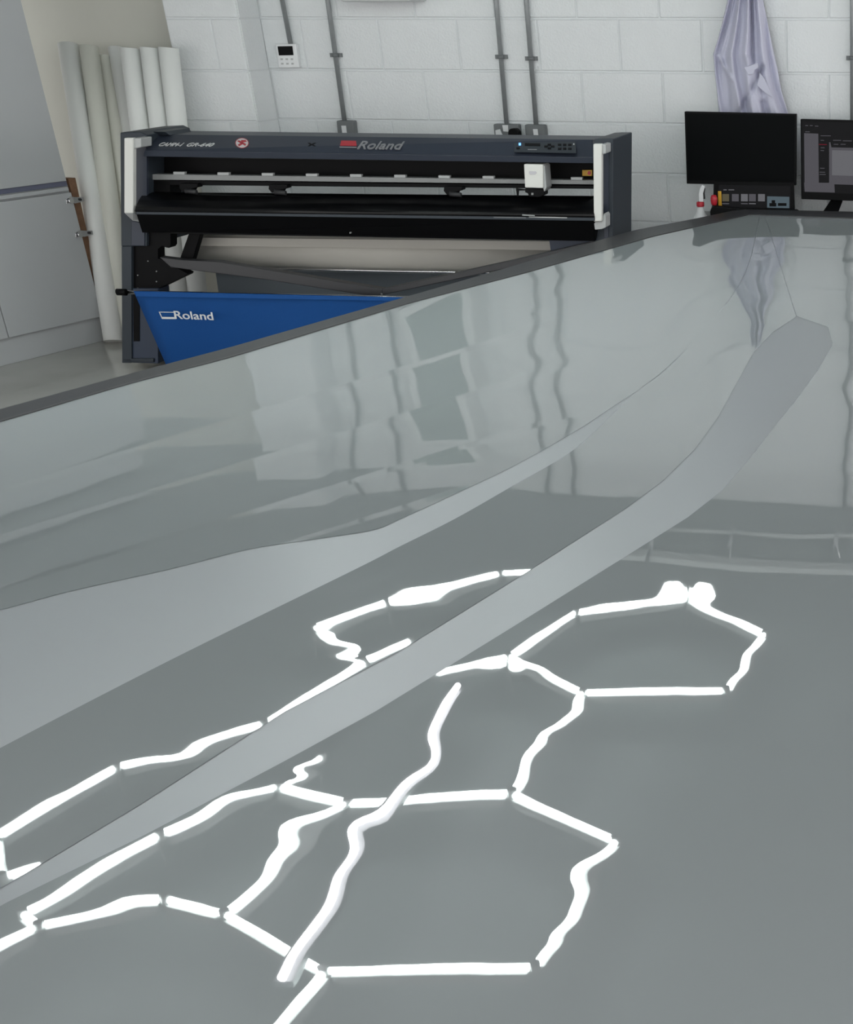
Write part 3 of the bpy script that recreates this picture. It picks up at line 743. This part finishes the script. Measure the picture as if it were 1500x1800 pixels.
# local dents and ripples of the sheet: place, how far the mirror image is dragged, radius
DENT = [(490, 1450, 74, 0, 90, 36), (486, 1510, 20, 0, 50, 25), (1004, 1524, 46, 0, 80, 30), (1004, 1550, 10, 0, 60, 20), (1010, 1620, -14, 0, 60, 25),
 (930, 1330, 20, 0, 50, 30), (757, 1340, -36, 0, 45, 36), (630, 1458, 40, 0, 42, 34), (400, 1402, 0, 16, 60, 26), (225, 1578, 0, 12, 45, 26), (320, 1328, 0, -15, 55, 18),
 (618, 1137, -26, 0, 30, 9), (600, 1156, 26, 0, 30, 8), (585, 1112, -14, 0, 30, 8), (735, 1345, 0, 0, 1, 1), (1020, 1250, -10, 0, 30, 14), (960, 1290, 14, 0, 35, 14),
 (940, 1180, 0, 8, 25, 14), (1320, 1150, 9, 0, 30, 12), (1300, 1180, -10, 0, 30, 12), (985, 1660, -10, 0, 40, 14), (540, 1350, 24, 0, 30, 8), (520, 1366, -22, 0, 26, 7), (1088, 452, 0, 62, 80, 70)]
PULL = [(742, 1047, 56, 20, 720, 1049, .93), (1182, 1034, 30, 27, 1176, 1049, .93), (1243, 1036, 30, 26, 1232, 1060, .9), (1080, 1066, 40, 8, 1080, 1066, .6), (870, 1166, 24, 12, 868, 1162, .85),
 (905, 1170, 14, 16, 905, 1163, .8)]
def ripple(p, px, py):
    a = min(1, max(.7, (py-500)/900))
    ly = 9*math.log(p.y+.4)
    sx = 15*a*noise.noise(Vector((p.x*4, ly*1.7, 1))) + 5*noise.noise(Vector((p.x*9, ly*2.9, 4)))
    sy = 9*noise.noise(Vector((p.x*2.6, ly*.7, 7))) + 3*noise.noise(Vector((p.x*8, ly*2, 2)))
    for cx, cy, dx, dy, rx, ry in DENT:
        if abs(px-cx) < 3*rx and abs(py-cy) < 3*ry:
            w_ = gs(px, py, cx, cy, rx, ry); sx += dx*w_; sy += dy*w_
    # the sheet curls up towards the far end
    m = 1/(1+math.exp(-(px-1200)/28)); 
    if py < 760: sy += m*(118 if py < 400 else 118+24*(py-400)/160 if py < 560 else max(0, 142*(1-(py-560)/190)))
    if px < 1230: 
        e = py - (743 - .285*px); sy += 88*math.exp(-(e/120)**2)*min(1, max(0, (px-650)/150))*min(1, max(0, (1230-px)/60))
    qx, qy = px+sx, py+sy
    for cx, cy, rx, ry, tx, ty, k in PULL:
        d = ((px-cx)/rx)**4+((py-cy)/ry)**4
        if d < 6:
            w_ = k*math.exp(-d); qx += (tx + .35*(px-cx) - qx)*w_; qy += (ty + .1*(py-cy) - qy)*w_
    return qx, qy
def lie(p, q):
    n = (CAM-p).normalized() + (mirror_hit(*q)-p).normalized()
    n.normalize(); return -n.x/n.z, -n.y/n.z
def slope_common(p, px, py): return lie(p, ripple(p, px, py))
def slope1(p, px, py):
    # overlapping passes of the sheet, each lying at its own tilt
    qx, qy = ripple(p, px, py)
    t = py + .3*px
    t += 5*noise.noise(Vector((p.x*2, p.y*.6, 9)))
    for t0, t1, s0, s1, dx in ((700, 866, 64, 96, -4), (866, 948, 40, 64, 0), (948, 1036, 2, 22, 8), (1036, 1110, -40, 0, 0), (1110, 1300, -50, -10, 0)):
        if t0 <= t < t1:
            qx += dx
            if t > t1-9 and t1 < 1200: qy -= 95*min(1, max(0, (1000-px)/150))
            qy += (s0+(s1-s0)*(t-t0)/(t1-t0))*min(1, max(0, (1000-px)/150))
    return lie(p, (qx, qy))
film('film_sheet', [(-80, 773), (0, 742), (230, 674.5), (400, 630.5), (720, 533.5), (922, 481), (1150, 416), (1262, 391.5), (1319, 378.5)],
     [(-80, 1085), (0, 1072), (120, 1040), (300, 1000), (440, 965), (560, 947), (655, 932), (700, 914), (800, 868), (902, 820), (1000, 765), (1060, 727), (1180, 640), (1300, 500), (1335, 382)],
     'glossy sheet along the table edge nearest the cutter, mirroring the wall', 300, 420, slope1, (0,))
film('film_sheet', [(-60, 1350), (0, 1315), (300, 1160), (620, 1003), (700, 962), (800, 912), (900, 855), (1000, 797), (1060, 745), (1120, 687), (1180.6, 641), (1300.6, 500.5), (1336, 382)],
     [(-60, 1592), (0, 1562), (75, 1517), (250, 1412), (500, 1251), (700, 1146), (919, 1010), (1100, 894), (1165, 846), (1220, 792), (1262, 735), (1325, 620), (1358, 585), (1400, 557), (1345.5, 382)],
     'middle glossy sheet between the two matte strips', 260, 420, slope_common, (1,))
film('film_sheet', [(-60, 1640), (0, 1592), (250, 1470), (500, 1338), (661, 1250), (900, 1103), (1121, 965), (1210, 909), (1270, 862), (1318, 806), (1355, 758), (1400, 703), (1440, 648), (1464, 605), (1456, 575), (1401, 556), (1346, 382)],
     [(-60, 2100), (300, 2100), (1000, 2100), (1900, 2000), (1900, 1700), (1900, 1400), (1900, 1150), (1900, 900), (1900, 700), (1900, 500), (1800, 397)],
     'largest glossy sheet nearest the camera, mirroring honeycomb lights', 520, 480, slope_common, (0, 1))

# ================================================================ CEILING LIGHTS (seen mirrored in the film)
hl = empty('honeycomb_light', in_mirror(900, 1400, CEIL), 'honeycomb of white light tubes on ceiling, seen mirrored in the table', 'ceiling light')
N = {k: in_mirror(*v, LZ) for k, v in dict(
 A=(1023, 1217), B=(1277, 1212), Cc=(1350, 1115), D=(1205, 1045), E=(1013, 1077), F=(893, 1158), G=(905, 1395), I=(618, 1408), J=(1087, 1477), K=(935, 1702), L=(568, 1708),
 Mm=(400, 1603), Nn=(497, 1383), O=(35, 1605), Q=(68, 1628), R=(290, 1578), Z1=(-130, 1735), Z2=(470, 1830), P=(280, 1465), F2=(760, 1190),
 S1=(640, 1165), S2=(548, 1103), S3=(683, 1058), S4=(880, 1008), S5=(1020, 1004), T1=(470, 1270), T2=(205, 1347), T3=(-10, 1472), T4=(12, 1543), T5=(90, 1520), U=(560, 1330), X1=(538, 952), X2=(648, 934), W=(720, 1128)).items()}
edges = 'A-B B-Cc Cc-D D-E E-F F-A A-G G-I G-J J-K K-L L-Mm Mm-I I-Nn Nn-P P-O O-Q Q-R R-Mm Q-Z1 L-Z2 F-F2 Nn-U S1-S2 S2-S3 S3-S4 S4-S5 S1-T1 T1-T2 T2-T3 T3-T4 T4-T5 S1-W X1-X2'.split()
for e in edges:
    a, b = [N[k] for k in e.split('-')]; d = (b-a).normalized()
    g = .017 if (b-a).length > .2 else .015
    r = .0115
    side = d.cross(UP).normalized()
    tube('light_tube', [a+d*g, b-d*g], r, 'led', hl, 10)
    h0, h1 = a+d*.02+UP*.01, b-d*.02+UP*.01
    slab('light_housing', [h0-side*.019, h1-side*.019, h1+side*.019, h0+side*.019], (0, 0, .03), 'bargrey', hl)
for k, p in N.items():
    tube('connector', [p-UP*.016, p+UP*.04], .014, 'bargrey', hl, 12)
    tube('hanger', [p+UP*.04, p+UP*(CEIL-LZ-.001)], .003, 'bargrey', hl, 6)
bl = empty('batten_light', in_mirror(650, 1450, CEIL), 'single straight batten light crossing the honeycomb, seen mirrored in table', 'ceiling light')
tube('light_tube', [in_mirror(808, 1212, LZ-.055), in_mirror(493, 1722, LZ-.055)], .0115, 'led2', bl, 14)
slab('batten_body', [in_mirror(x, y, LZ-.038) for x, y in ((800, 1206), (824, 1206), (512, 1728), (476, 1728))], (0, 0, .02), 'galvd', bl)
# unseen battens added as fill light, behind the camera and to the right
for i, (x, y) in enumerate(((-2.6, -.4), (-1.0, -.4), (.6, -.4), (2.0, .8), (2.6, 3.0))):
    o = empty('batten_light', (x, y, CEIL), ('added fill batten on the ceiling behind the viewer', 'second added fill batten behind the viewer', 'third added fill batten behind the viewer', 'added fill batten on the ceiling to the right', 'farthest added fill batten on the ceiling to the right')[i], 'ceiling light')
    box('batten_body', (x-.05, y-.6, CEIL-.04), (x+.05, y+.6, CEIL-.001), 'white2', o, .003)
    tube('light_tube', [Vector((x, y-.58, CEIL-.065)), Vector((x, y+.58, CEIL-.065))], .028, 'led2', o, 14)

tk = empty('cable_trunking', in_mirror(1300, 975, CEIL), 'pale cable trunking across the ceiling, mirrored as a band in the sheet', 'trunking')
a, b = in_mirror(1000, 962, CEIL-.03), in_mirror(1900, 1030, CEIL-.03); dd = (b-a).normalized().cross(UP)*.045
slab('trunking_body', [a-dd, b-dd, b+dd, a+dd], (0, 0, .029), 'unit', tk, .003)
a, b = in_mirror(1050, 930, CEIL-.02), in_mirror(1900, 965, CEIL-.02)
tube('side_pipe', [a, b], .012, 'unit', tk, 10)
for x in (1140, 1285, 1470): tube('drop_bracket', [in_mirror(x, 930, CEIL-.02), in_mirror(x+2, 985, CEIL-.02)], .014, 'chrome', tk, 8)
